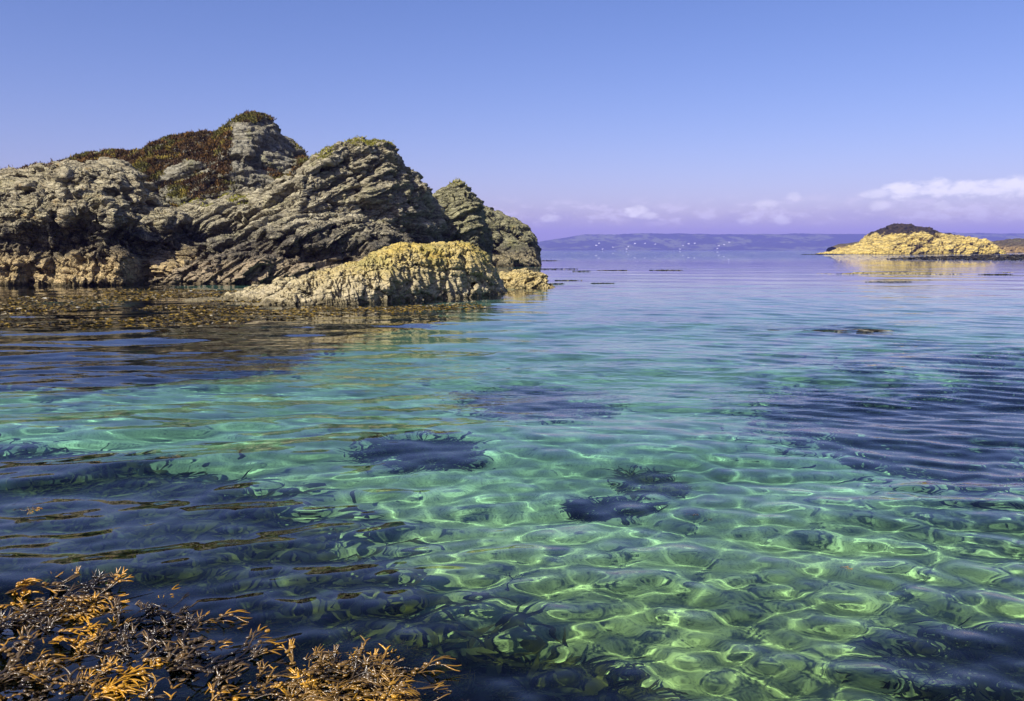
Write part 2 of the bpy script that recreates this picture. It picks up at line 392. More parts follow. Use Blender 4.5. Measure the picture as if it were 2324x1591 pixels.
def make_rock(name, top, foot, Dtop, Dfoot, mat, back=4.0, nu=200, nv=150, nb=50, seed=1, prof=(0.8, 1.0), dip=30.0,
              ledge=(0.5, 0.9), block=(0.35, 0.9), lump=(0.5, 2.2), rough=0.10, vert=0.0, base=-0.7, cleft=(0.9, 2.6), notch=None, rib=None):
    nu, nv = int(nu * 1.3), int(nv * 1.2)
    """An outcrop drawn by its skyline and its waterline: a foot, a face that leans back to the crest and a far side."""
    us = np.linspace(min(p[0] for p in top), max(p[0] for p in top), nu)
    vt = interp(top, us); vf = interp(foot, us)
    Dt = interp(Dtop, us) if isinstance(Dtop, list) else np.full(nu, float(Dtop))
    Df = interp(Dfoot, us) if isinstance(Dfoot, list) else np.full(nu, float(Dfoot))
    zt = np.array([at_dist(a, b, d)[1] for a, b, d in zip(us, vt, Dt)])
    xm = np.array([at_dist(a, b, d)[0] for a, b, d in zip(us, vt, 0.55 * Dt + 0.45 * Df)])
    zt = np.maximum(zt, base + 0.05)
    hgt = zt - base
    s = np.linspace(0, 1, nv)[:, None] * math.pi / 2
    Zf = base + hgt[None] * np.sin(s) ** prof[0]
    Yf = Df[None] + (Dt - Df)[None] * (1 - np.cos(s)) ** prof[1]
    sb = np.linspace(0, 1, nb + 1)[1:, None] * math.pi / 2
    Zb = base + hgt[None] * np.cos(sb) ** 0.8
    Yb = Dt[None] + back * np.sin(sb) ** 1.2 * (0.4 + 0.6 * hgt / hgt.max())[None]
    Z = np.concatenate([Zf, Zb]); Y = np.concatenate([Yf, Yb]); X = np.repeat(xm[None], len(Z), 0)
    P = np.stack([X, Y, Z], -1)
    # large forms first, then the beds and the joints, each along the surface of what came before
    def normals(P):
        du = np.gradient(P, axis=1); dv = np.gradient(P, axis=0)
        n = np.cross(du, dv); return n / (np.linalg.norm(n, axis=-1, keepdims=True) + 1e-9)
    fade = np.clip(hgt / (0.45 * hgt.max()), 0.12, 1)[None, :, None]
    N = normals(P)
    N[..., 2] *= 0.6
    wv = 0.5 * fbm(X / lump[1], Y / lump[1], Z / lump[1], 2, seed + 81)
    ca, sa = math.cos(R(dip)), math.sin(R(dip))
    f1, f2, cid, tl = voro((X * ca + Z * sa) / (cleft[1] * 1.3) + wv, Y / cleft[1] / 1.5, (Z * ca - X * sa) / (cleft[1] * 0.75) + wv, seed + 83)
    d = cleft[0] * (0.75 * (cid - 0.55) + 1.0 * tl - 0.7 * (1 - np.clip((f2 - f1) / 0.16, 0, 1)) ** 1.5)
    if notch:
        nzz = Z + 1.1 * fbm(X / 2.6, Y / 2.0, Z * 0, 3, seed + 85)
        d = d - notch[2] * ss(notch[0] - 0.25, notch[0] + 0.3, nzz) * ss(notch[1] + 0.15, notch[1] - 0.35, nzz) * ss(-0.45, 0.1, fbm(X / 3.5, Y / 9, Z * 0, 2, seed + 86))
    d = d + lump[0] * fbm(X / lump[1], Y / lump[1], Z / lump[1], 4, seed, 0.55)
    P = P + N * d[..., None] * fade
    X, Y, Z = P[..., 0], P[..., 1], P[..., 2]
    N = normals(P); N[..., 2] *= 0.5
    a = R(dip); w = 0.35 * ledge[1] * fbm(X / 2.5, Y / 2.5, Z / 2.5, 3, seed + 20)
    def bed(sp, off, sd):
        q = (-(X) * math.sin(a) + Z * math.cos(a) + 0.35 * Y * 0.3 + w) / sp + off
        k = np.floor(q); f = q - k
        amp = 0.25 + 0.75 * _h(k, k * 0, k * 0, sd) ** 1.5
        along = X * math.cos(a) + Z * math.sin(a)
        amp = amp * ss(-0.35, 0.35, fbm(along / (3.5 * sp) + k * 3.7, Y / 4, k * 1.3, 2, sd))
        return amp * ((1 - f) ** 0.8 - 0.45) * np.clip(f / 0.06, 0, 1)
    d = ledge[0] * (bed(ledge[1], 0.3, seed + 31) + 0.5 * bed(ledge[1] * 0.42, 0.1, seed + 37) + 0.22 * bed(ledge[1] * 0.17, 0.7, seed + 39))
    # jointed blocks, stretched along the beds
    xa = X * math.cos(a) + Z * math.sin(a); za = -X * math.sin(a) + Z * math.cos(a)
    wx = 0.25 * fbm(X, Y, Z, 2, seed + 5); b = block[1]
    sx, sz = (1.7, 0.8) if not vert else (0.55, 2.2)
    f1, f2, cid, tl = voro(xa / (b * sx) + wx, Y / b, za / (b * sz) + wx, seed + 50)
    d = d + block[0] * ((cid - 0.5) * 0.8 + 1.9 * tl - 0.35 * (1 - np.clip((f2 - f1) / 0.07, 0, 1)))
    f1, f2, cid, tl = voro(xa / (b * sx * .36) + wx * 2, Y / b / .36, za / (b * sz * .36), seed + 60)
    d = d + 0.36 * block[0] * ((cid - 0.5) * 0.8 + 2.0 * tl - 0.4 * (1 - np.clip((f2 - f1) / 0.08, 0, 1)))
    f1, f2, cid, tl = voro(xa / (b * sx * .15) + wx * 3, Y / b / .15, za / (b * sz * .15), seed + 65)
    d = d + 0.17 * block[0] * ((cid - 0.5) * 0.9 + 1.8 * tl)
    if rib:                                                          # upright grooves worn into the face
        rr = fbm((X + 0.25 * Z) / rib[1], Y / rib[1] * 0.5, Z / (rib[1] * 6), 3, seed + 90, 0.6)
        rk = ss(-0.2, 0.25, fbm(X / (rib[1] * 7), Y * 0, Z / (rib[1] * 7), 2, seed + 91) + rib[2])
        d = d - rib[0] * np.clip(1 - np.abs(rr) * 3.2, 0, 1) ** 1.4 * rk
    d = d + rough * fbm(X / 0.45, Y / 0.45, Z / 0.45, 4, seed + 70, 0.6)
    P = P + N * d[..., None] * fade
    me = mesh_grid(name, P, mat)
    return link(name, me)

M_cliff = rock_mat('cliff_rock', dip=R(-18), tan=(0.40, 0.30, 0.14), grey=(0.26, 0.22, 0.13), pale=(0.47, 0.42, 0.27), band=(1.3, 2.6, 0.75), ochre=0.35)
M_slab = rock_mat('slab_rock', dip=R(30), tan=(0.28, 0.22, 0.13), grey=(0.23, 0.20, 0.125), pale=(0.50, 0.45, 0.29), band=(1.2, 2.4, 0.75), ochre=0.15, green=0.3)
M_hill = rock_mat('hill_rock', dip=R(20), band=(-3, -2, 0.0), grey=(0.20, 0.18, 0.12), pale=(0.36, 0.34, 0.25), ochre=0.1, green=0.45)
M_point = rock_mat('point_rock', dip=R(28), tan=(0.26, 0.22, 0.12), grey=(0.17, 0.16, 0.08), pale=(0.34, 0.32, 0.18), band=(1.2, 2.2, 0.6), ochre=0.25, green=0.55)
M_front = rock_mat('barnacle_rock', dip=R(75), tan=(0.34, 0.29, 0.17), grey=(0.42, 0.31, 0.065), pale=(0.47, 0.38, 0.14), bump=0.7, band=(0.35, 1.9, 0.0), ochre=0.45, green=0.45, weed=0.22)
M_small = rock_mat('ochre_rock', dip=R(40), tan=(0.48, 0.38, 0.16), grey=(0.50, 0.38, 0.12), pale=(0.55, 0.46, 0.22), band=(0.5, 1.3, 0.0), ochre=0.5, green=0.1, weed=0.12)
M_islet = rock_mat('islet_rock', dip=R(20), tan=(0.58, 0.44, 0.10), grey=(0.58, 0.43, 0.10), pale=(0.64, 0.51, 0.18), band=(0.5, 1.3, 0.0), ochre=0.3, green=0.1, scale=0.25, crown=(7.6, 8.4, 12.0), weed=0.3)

def rocks():
    o = make_rock('heather_hill', [(90, 420), (150, 380), (165, 362), (205, 354), (268, 356), (285, 368), (310, 346), (372, 320), (400, 322), (435, 317), (480, 298), (512, 284), (528, 270), (560, 274), (590, 290), (606, 326), (640, 358), (690, 372), (740, 400), (800, 470)],
        [(90, 600), (800, 600)], 64, 53, M_hill, back=10, nu=300, nv=170, nb=40, seed=3, prof=(0.75, 1.0), dip=20, ledge=(0.5, 1.2), block=(0.28, 1.3), lump=(0.8, 4.0), rough=0.16, cleft=(0.8, 3.0))
    tag(o, 'tallest rocky hill behind the cliffs, cloaked in rusty heather', 'rock')
    o = make_rock('cliff', [(-160, 400), (-60, 378), (0, 374), (60, 376), (128, 366), (220, 372), (262, 392), (292, 440), (330, 470), (395, 478), (440, 520), (470, 590), (480, 650)],
        [(-160, 650), (300, 646), (480, 640)], 47, 41.5, M_cliff, back=6, nu=270, nv=230, nb=40, seed=11, prof=(0.62, 1.1), dip=-14, ledge=(0.6, 1.1), block=(0.5, 1.2), lump=(0.5, 2.6), rough=0.12, cleft=(0.95, 2.2), notch=(1.3, 2.9, 0.9))
    tag(o, 'blocky pale cliff with a dark band at the left edge, behind the still brown shallows', 'rock')
    o = make_rock('cliff_ledge', [(-160, 455), (-60, 440), (0, 448), (80, 436), (150, 432), (215, 442), (255, 466), (285, 500), (300, 560), (306, 650)],
        [(-160, 652), (306, 650)], 41.2, 39.0, M_cliff, back=2.5, nu=250, nv=230, nb=30, seed=17, prof=(0.5, 1.0), dip=-10, ledge=(0.75, 1.25), block=(0.35, 0.9), lump=(0.5, 1.8), rough=0.08, vert=1, cleft=(0.45, 2.4), notch=(1.25, 2.7, 1.1), rib=(0.22, 0.5, 0.1))
    tag(o, 'tan ledge with upright cracks in front of the blocky cliff at the left edge', 'rock')
    o = make_rock('slab_ridge', [(330, 560), (370, 475), (420, 462), (560, 442), (640, 402), (700, 362), (730, 345), (765, 338), (812, 323), (850, 321), (880, 332), (896, 362), (930, 396), (955, 420), (966, 446), (985, 520), (1000, 600)],
        [(330, 620), (1000, 612)], [(330, 50), (700, 52), (1000, 58)], [(330, 44), (700, 46.5), (1000, 54)], M_slab, back=7, nu=330, nv=260, nb=50, seed=23, prof=(0.72, 1.0), dip=38, ledge=(1.2, 0.9), block=(0.24, 0.9), lump=(0.55, 2.8), rough=0.10, cleft=(0.8, 2.4), notch=(1.4, 2.6, 0.8))
    tag(o, 'large grey slab ridge of tilted beds rising to a rounded knob', 'rock')
    o = make_rock('slab_ledge', [(340, 642), (372, 618), (420, 580), (480, 542), (560, 512), (640, 492), (720, 486), (800, 500), (880, 520), (940, 548), (990, 600), (1010, 640)],
        [(340, 640), (700, 632), (1010, 622)], [(340, 43), (1010, 50)], [(340, 40), (700, 41.5), (1010, 46)], M_slab, back=4, nu=310, nv=210, nb=40, seed=29, prof=(0.6, 1.0), dip=38, ledge=(0.9, 0.75), block=(0.26, 0.8), lump=(0.5, 2.0), rough=0.10, cleft=(0.5, 2.0), notch=(1.1, 2.1, 0.8), rib=(0.20, 0.45, 0.1))
    tag(o, 'lower brown shelf of tilted beds along the foot of the large grey slab ridge', 'rock')
    o = make_rock('rock_knob', [(890, 600), (912, 525), (935, 478), (960, 450), (1000, 428), (1034, 414), (1058, 420), (1078, 452), (1090, 482), (1100, 526), (1108, 585), (1114, 620)],
        [(890, 605), (1120, 605)], 66, 60, M_point, back=6, nu=130, nv=200, nb=40, seed=37, prof=(0.62, 1.0), dip=33, ledge=(0.9, 1.2), block=(0.32, 1.1), lump=(0.5, 2.6), rough=0.12, cleft=(0.5, 2.8))
    tag(o, 'pointed knob right of the large grey slab ridge, with an ochre patch at its left', 'rock')
    o = make_rock('headland_point', [(1050, 600), (1060, 478), (1080, 464), (1112, 470), (1150, 492), (1180, 515), (1204, 533), (1216, 556), (1226, 592), (1232, 604)],
        [(1050, 600), (1240, 599)], 93, 86, M_point, back=9, nu=120, nv=190, nb=40, seed=41, prof=(0.62, 1.0), dip=-38, ledge=(1.0, 1.7), block=(0.55, 1.7), lump=(1.0, 4.0), rough=0.2, cleft=(0.8, 3.6))
    tag(o, 'dark greenish end of the headland sloping down to the open sea', 'rock')
    o = make_rock('barnacle_rock', [(560, 694), (600, 676), (640, 655), (680, 628), (700, 612), (760, 600), (812, 588), (834, 572), (880, 557), (960, 553), (1040, 549), (1080, 561), (1100, 590), (1122, 612), (1146, 652), (1154, 668)],
        [(560, 697), (640, 697), (800, 694), (900, 687), (1000, 680), (1100, 674), (1154, 665)], [(560, 26), (800, 28), (1154, 33)], [(560, 24.2), (640, 24.4), (900, 26), (1154, 31)], M_front, back=3.5, nu=330, nv=200, nb=40, seed=47, prof=(0.6, 1.0), dip=12, ledge=(0.10, 0.5), block=(0.10, 0.45), lump=(0.28, 1.6), rough=0.02, vert=1, base=-0.5, cleft=(0.15, 1.2), rib=(0.20, 0.16, 0.15))
    tag(o, 'broad yellow-topped rock with grooved grey front standing in the water before the headland', 'rock')
    o = make_rock('low_rock', [(486, 692), (500, 672), (530, 660), (560, 652), (600, 650), (630, 630), (648, 632), (662, 650), (680, 680), (690, 694)],
        [(486, 692), (690, 690)], 29, 26.6, M_front, back=1.2, nu=110, nv=90, nb=24, seed=53, prof=(0.6, 1.0), dip=40, ledge=(0.1, 0.3), block=(0.14, 0.28), lump=(0.2, 0.8), rough=0.05, base=-0.4, cleft=(0.12, 0.5))
    tag(o, 'low whitish knobbly rock at the left end of the broad yellow-topped rock', 'rock')
    o = make_rock('low_rock', [(364, 690), (390, 682), (430, 677), (470, 676), (494, 684), (504, 692)], [(364, 690), (504, 690)], 27.6, 26.2, M_front, back=0.9, nu=80, nv=50, nb=20, seed=59, prof=(0.7, 1.0), dip=10, ledge=(0.05, 0.2), block=(0.07, 0.22), lump=(0.08, 0.5), rough=0.03, base=-0.3, cleft=(0.04, 0.5))
    tag(o, 'flat pale rock barely above the brown seaweed, leftmost of the low rocks', 'rock')
    o = make_rock('low_rock', [(1128, 662), (1140, 620), (1168, 613), (1202, 613), (1226, 621), (1240, 641), (1252, 653), (1262, 658)], [(1128, 657), (1262, 656)], 37.5, 36, M_small, back=1.6, nu=90, nv=70, nb=24, seed=61, prof=(0.6, 1.0), dip=30, ledge=(0.1, 0.4), block=(0.22, 0.45), lump=(0.22, 0.9), rough=0.05, base=-0.5, cleft=(0.15, 0.8))
    tag(o, 'small rounded yellow rock at the right end of the headland, low in the water', 'rock')
    # the islet and the skerries beyond it
    o = make_rock('islet', [(1884, 579), (1892, 573), (1920, 570), (1946, 558), (1990, 546), (2020, 527), (2050, 517), (2086, 513), (2116, 519), (2160, 531), (2200, 535), (2236, 541), (2258, 561), (2268, 579)],
        [(1868, 577), (2268, 577)], 352, 332, M_islet, back=25, nu=200, nv=90, nb=30, seed=67, prof=(0.7, 1.0), dip=30, ledge=(1.4, 2.4), block=(1.0, 3.0), lump=(3.0, 11.0), rough=0.6, base=-2, cleft=(2.0, 8.0))
    tag(o, 'bright yellow islet with a dark crown far out on the right', 'islet')
    o = make_rock('skerry', [(2225, 564), (2245, 557), (2270, 548), (2300, 543), (2345, 541), (2420, 548), (2470, 562)], [(2225, 572), (2470, 572)], 520, 505, M_islet2, back=25, nu=110, nv=40, nb=16, seed=71, dip=20, ledge=(0.6, 2.5), block=(1.0, 4), lump=(1.6, 9.0), rough=0.4, base=-2, cleft=(1.0, 8.0))
    tag(o, 'low dark skerry behind the yellow islet at the right edge', 'islet')
    o = make_rock('skerry', [(1895, 560), (1910, 554), (1940, 551), (1975, 548), (2010, 548), (2060, 556)], [(1895, 572), (2060, 572)], 560, 548, M_islet2, back=15, nu=80, nv=30, nb=16, seed=73, dip=20, ledge=(0.4, 2.0), block=(0.5, 3), lump=(0.6, 7.0), rough=0.3, base=-2, cleft=(0.3, 8.0))
    tag(o, 'thin flat skerry just left of the yellow islet and farther off', 'islet')

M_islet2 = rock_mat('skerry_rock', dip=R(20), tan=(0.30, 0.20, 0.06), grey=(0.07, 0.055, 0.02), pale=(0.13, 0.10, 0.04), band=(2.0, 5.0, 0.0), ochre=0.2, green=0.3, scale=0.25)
rocks()

# ------------------------------------------------------------------ the far shore
def hill_height(X, Y):
    u = X / Y / PX * CP + 1161.5
    crest = np.interp(u, [1080, 1150, 1225, 1262, 1330, 1400, 1480, 1560, 1700, 1790, 1900, 2100, 2323, 2700, 3200], [0, 20, 47, 62, 84, 88, 89, 86, 84, 88, 86, 92, 90, 80, 40])
    crest = crest * (1 + 0.05 * fbm(X / 300, Y / 300, X * 0, 3, 91)) 
    t = ss(4000, 4620, Y)
    h = crest * (0.55 * t + 0.45 * t ** 2) + 5 * t * fbm(X / 90, Y / 90, X * 0, 3, 92) + 2.5 * t * fbm(X / 14, Y / 14, X * 0, 2, 93)
    return h - 14 * ss(4900, 5060, Y) * 6 - 1.2

def far_shore():
    xs = np.linspace(-900, 4300, 760); ys = np.concatenate([np.linspace(3960, 4640, 60), np.linspace(4660, 5080, 12)])
    X, Y = np.meshgrid(xs, ys)
    Z = hill_height(X, Y)
    m = NT('far_hills'); P = m.pos()
    a = m.noise(P, 0.006, 4.0, 0.6); b = m.noise(P, 0.03, 4.0, 0.6)
    c = m.mix(m.ramp(a, 0.48, 0.54), (0.035, 0.050, 0.030), (0.11, 0.13, 0.055))
    c = m.mix(m.ramp(b, 0.5, 0.62), c, (0.03, 0.04, 0.025))
    bs = m.n('BsdfPrincipled', Roughness=0.95); m.set(bs.inputs['Base Color'], c); m.set(bs.inputs['Specular IOR Level'], 0.1)
    m.set(m.out.inputs['Surface'], bs.outputs[0])
    tag(link('far_hills', mesh_grid('far_hills', np.stack([X, Y, Z], -1), m.m)), kind='structure')
    # white houses above the far waterline
    mw = NT('house_wall'); bw = mw.n('BsdfPrincipled', Roughness=0.8); mw.set(bw.inputs['Base Color'], (0.82, 0.80, 0.76)); mw.set(mw.out.inputs['Surface'], bw.outputs[0])
    mr = NT('house_roof'); br = mr.n('BsdfPrincipled', Roughness=0.7); mr.set(br.inputs['Base Color'], (0.10, 0.10, 0.11)); mr.set(mr.out.inputs['Surface'], br.outputs[0])
    mg = NT('house_window'); bg_ = mg.n('BsdfPrincipled', Roughness=0.2); mg.set(bg_.inputs['Base Color'], (0.03, 0.03, 0.04)); mg.set(mg.out.inputs['Surface'], bg_.outputs[0])
    def box(x0, x1, y0, y1, z0, z1):
        v = [(x, y, z) for z in (z0, z1) for x, y in ((x0, y0), (x1, y0), (x1, y1), (x0, y1))]
        return v, [(0, 3, 2, 1), (4, 5, 6, 7), (0, 1, 5, 4), (1, 2, 6, 5), (2, 3, 7, 6), (3, 0, 4, 7)]
    wl = bpy.data.meshes.new('wall'); v, f = box(-7, 7, -4, 4, -3, 5.5)
    v += [(-7, 0, 9), (7, 0, 9)]; f += [(4, 7, 8, 8)[:3], (5, 9, 6)]
    wl.from_pydata(v, [], f); wl.materials.append(mw.m)
    rf = bpy.data.meshes.new('roof')
    rf.from_pydata([(-7.4, -4.6, 5.2), (7.4, -4.6, 5.2), (7.4, 0, 9.4), (-7.4, 0, 9.4), (-7.4, 4.6, 5.2), (7.4, 4.6, 5.2), (-7.4, -4.6, 4.9), (7.4, -4.6, 4.9), (7.4, 4.6, 4.9), (-7.4, 4.6, 4.9), (7.4, 0, 9.1), (-7.4, 0, 9.1)], [],
                   [(0, 1, 2, 3), (3, 2, 5, 4), (6, 11, 10, 7), (11, 9, 8, 10), (0, 6, 7, 1), (4, 5, 8, 9), (0, 3, 11, 6), (3, 4, 9, 11), (1, 7, 10, 2), (2, 10, 8, 5)])
    rf.materials.append(mr.m)
    wi = bpy.data.meshes.new('window'); v, f = box(-0.9, 0.9, -0.1, 0.05, -1.0, 1.0); wi.from_pydata(v, [], f); wi.materials.append(mg.m)
    pts = [(352, 360), (381, 376), (365, 350), (430, 368), (492, 376), (500, 364), (530, 352), (577, 350), (624, 354), (738, 377), (752, 360), (778, 352), (806, 350), (911, 375), (917, 362), (942, 356), (966, 344)]
    rng = random.Random(8)
    ORD = ['leftmost', 'second from the left', 'third from the left', 'fourth from the left', 'fifth from the left', 'sixth from the left', 'seventh from the left', 'eighth from the left', 'middle one', 'eighth from the right', 'seventh from the right', 'sixth from the right', 'fifth from the right', 'fourth from the right', 'third from the right', 'second from the right', 'rightmost']
    for hi, (cx, cy_) in enumerate(sorted(pts)):
        u = (1300 + cx * 0.542) * 0.9074; v = (420 + cy_ * 0.542) * 0.9074
        D = 4010.0
        for k in range(60):
            x, z = at_dist(u, v, D)
            if hill_height(np.array([[x]]), np.array([[D]]))[0, 0] >= z or D > 4600: break
            D += 8
        D = max(D, 4040); x, z = at_dist(u, v, D)
        h = empty('house', (x, D, float(hill_height(np.array([[x]]), np.array([[D]]))[0, 0]) + 0.5))
        h.rotation_euler.z = R(rng.uniform(-25, 25)); s = rng.uniform(0.4, 0.68); h.scale = (s, s, s)
        tag(h, 'tiny white house on the far shore, ' + ORD[hi] + ' of all', 'house', 'white houses dotted along the far shore')
        link('wall', wl, h); link('roof', rf, h)
        for wx in (-4.2, 0, 4.2):
            w = link('window', wi, h); w.location = (wx, -4.0, 3.0)
far_shore()

# ------------------------------------------------------------------ seaweed
def weed_mat(name, dark, mid, gold, gl=0.25, spec=0.5, patch=0.0):
    m = NT(name); P = m.pos()
    at = m.n('Attribute', attribute_name='tip').outputs['Fac']
    rnd = m.n('ObjectInfo').outputs['Random']
    n = m.noise(P, 9.0, 3.0, 0.6)
    t = m.math('ADD', at, m.math('ADD', m.math('MULTIPLY', m.math('SUBTRACT', n, 0.5), 1.0), m.math('MULTIPLY', m.math('SUBTRACT', rnd, 0.5), 0.7)))
    if patch: t = m.math('ADD', m.math('MULTIPLY', t, 0.75), m.math('MULTIPLY', m.math('SUBTRACT', m.noise(P, 3.0, 2.0), 0.45), patch))
    c = m.mix(m.ramp(t, 0.15, 0.6), dark, mid)
    c = m.mix(m.ramp(t, 0.62, 1.15), c, gold)
    bs = m.n('BsdfPrincipled', Roughness=gl); m.set(bs.inputs['Base Color'], c); m.set(bs.inputs['Specular IOR Level'], spec)
    m.set(bs.inputs['Normal'], m.n('Bump', Strength=0.4, Distance=0.004, Height=m.noise(P, 90.0, 3.0)).outputs[0])
    m.set(m.out.inputs['Surface'], bs.outputs[0])
    return m.m

M_wrack = weed_mat('golden_wrack', (0.014, 0.010, 0.006), (0.075, 0.050, 0.022), (0.38, 0.19, 0.012), 0.25, 0.5, 2.4)
M_gold = weed_mat('bright_wrack', (0.03, 0.019, 0.006), (0.14, 0.080, 0.018), (0.46, 0.24, 0.014), 0.25, 0.5, 1.2)
M_sub = weed_mat('submerged_wrack', (0.007, 0.007, 0.005), (0.022, 0.018, 0.008), (0.10, 0.075, 0.02), 0.5, 0.2)
M_mat = weed_mat('floating_wrack', (0.014, 0.010, 0.003), (0.055, 0.040, 0.009), (0.34, 0.22, 0.02), 0.4, 0.4)
M_kelp = weed_mat('dark_kelp', (0.010, 0.009, 0.006), (0.03, 0.026, 0.014), (0.09, 0.07, 0.025), 0.4, 0.3)
M_straw = weed_mat('straw_weed', (0.16, 0.13, 0.06), (0.30, 0.25, 0.12), (0.45, 0.38, 0.18), 0.6, 0.2)

def frond_mesh(seed, length=0.42, levels=4, w0=0.013):
    rng = random.Random(seed); V = []; F = []; T = []
    def ring(p, a, w, th, t):
        c, s = math.cos(a), math.sin(a); b = len(V)
        for l, z in ((-w, 0), (0, th), (w, 0), (0, -th)):
            V.append((p[0] - s * l, p[1] + c * l, p[2] + z)); T.append(t)
        return b
    def tube(b0, b1):
        for i in range(4):
            F.append((b0 + i, b0 + (i + 1) % 4, b1 + (i + 1) % 4, b1 + i))
    def bladder(p, r, t):
        b = len(V); n = 6
        V.append((p[0] - r * 1.3, p[1], p[2])); T.append(t)
        for k in (-0.5, 0.5):
            for i in range(n):
                q = i * 2 * math.pi / n
                V.append((p[0] + k * r * 1.4, p[1] + 0.86 * r * math.cos(q), p[2] + 0.86 * r * math.sin(q))); T.append(t)
        V.append((p[0] + r * 1.3, p[1], p[2])); T.append(t)
        for i in range(n):
            j = (i + 1) % n
            F.append((b, b + 1 + j, b + 1 + i, b + 1 + i)); F.append((b + 1 + i, b + 1 + j, b + 1 + n + j, b + 1 + n + i)); F.append((b + 1 + n + i, b + 1 + n + j, b + 1 + 2 * n, b + 1 + 2 * n))
    def grow(p, a, w, L, lev, t0, zs):
        steps = 4; tip = lev == 0
        b = ring(p, a, w, 0.0014, t0); bend = rng.uniform(-0.6, 0.6); zr = rng.uniform(-0.08, 0.09)
        for i in range(1, steps + 1):
            a += bend / steps; d = L / steps
            p = (p[0] + math.cos(a) * d, p[1] + math.sin(a) * d, p[2] + zr * d + 0.006 * math.sin(p[0] * 40 + zs))
            f = i / steps; t = t0 + f * (0.9 / (levels + 1))
            ww = w * (1 - 0.15 * f); th = 0.0014
            if tip: ww = w * (1.0 - 0.85 * f ** 2); th = 0.0014 + 0.002 * math.sin(f * math.pi) ; t = min(1, t + 0.25)
            b2 = ring(p, a, max(ww, 0.001), th, t); tube(b, b2); b = b2
            if not tip and i in (1, 3) and rng.random() < 0.35:
                for sd in (-1, 1):
                    bladder((p[0] - math.sin(a) * sd * w * 0.7, p[1] + math.cos(a) * sd * w * 0.7, p[2] + 0.004), rng.uniform(0.005, 0.0085), t + 0.25)
        if not tip:
            for sd in (-1, 1):
                if rng.random() < 0.9:
                    grow(p, a + sd * rng.uniform(0.18, 0.5), w * rng.uniform(0.78, 0.92), L * rng.uniform(0.65, 1.0), lev - 1, t0 + 0.9 / (levels + 1), zs)
    grow((0, 0, 0), 0.0, w0, length / levels * 1.15, levels - 1, 0.0, rng.uniform(0, 6))
    me = bpy.data.meshes.new('frond')
    F = [tuple(dict.fromkeys(f)) for f in F]
    me.from_pydata(V, [], F)
    me.polygons.foreach_set('use_smooth', np.ones(len(F), bool))
    at = me.attributes.new('tip', 'FLOAT', 'POINT'); at.data.foreach_set('value', np.array(T, np.float32))
    return me

FR = []
for i in range(14):
    me = frond_mesh(100 + i, 0.44 + 0.02 * (i % 7), 6, 0.0075 + 0.0007 * (i % 6)); me.materials.append(M_wrack); FR.append(me)

def in_poly(x, y, poly):
    c = False; j = len(poly) - 1
    for i in range(len(poly)):
        xi, yi = poly[i]; xj, yj = poly[j]
        if (yi > y) != (yj > y) and x < (xj - xi) * (y - yi) / (yj - yi) + xi: c = not c
        j = i
    return c

def wrack_clump(label, poly, n, ang, spread, z0, z1, seed, smin=0.75, smax=1.25, mat=None):
    rng = random.Random(seed)
    us = [p[0] for p in poly]; vs = [p[1] for p in poly]
    g = [on_water(u, v) for u, v in poly]
    cx = sum(p[0] for p in g) / len(g); cy_ = sum(p[1] for p in g) / len(g)
    t = tag(empty('seaweed_clump', (cx, cy_, 0)), label, 'seaweed', 'golden wrack at the water\'s edge')
    x0, x1 = min(p[0] for p in g), max(p[0] for p in g); y0, y1 = min(p[1] for p in g), max(p[1] for p in g)
    k = 0
    while k < n:
        x, y = rng.uniform(x0, x1), rng.uniform(y0, y1)
        if not in_poly(x, y, g): continue
        a = R(ang + rng.gauss(0, spread)); s = rng.uniform(smin, smax)
        z = rng.uniform(z0, z1)
        o = link('frond', FR[rng.randrange(len(FR))], t)
        if mat: o.material_slots[0].link = 'OBJECT'; o.material_slots[0].material = mat
        o.location = (x - math.cos(a) * 0.2 * s - cx, y - math.sin(a) * 0.2 * s - cy_, z)
        o.rotation_euler = (rng.gauss(0, 0.13), rng.gauss(-0.01, 0.03), a); o.scale = (s, s * rng.uniform(0.6, 0.95), s * 0.8)
        k += 1
    # the tangle of finer blades below the fronds
    pp = poly_points(g, n * 22, seed + 70, -0.35, 0.25)
    zz = np.random.RandomState(seed).uniform(z0 - 0.03, z1 - 0.012, len(pp))
    tg = link('blade_tangle', ribbons('blade_tangle', np.concatenate([pp - np.array([[cx, cy_]]), zz[:, None]], 1), mat or M_wrack, 0.15, 0.006, (R(ang), R(spread) * 1.3), seed, 0.05, 4), t)
    tg['kind'] = 'stuff'
    return t

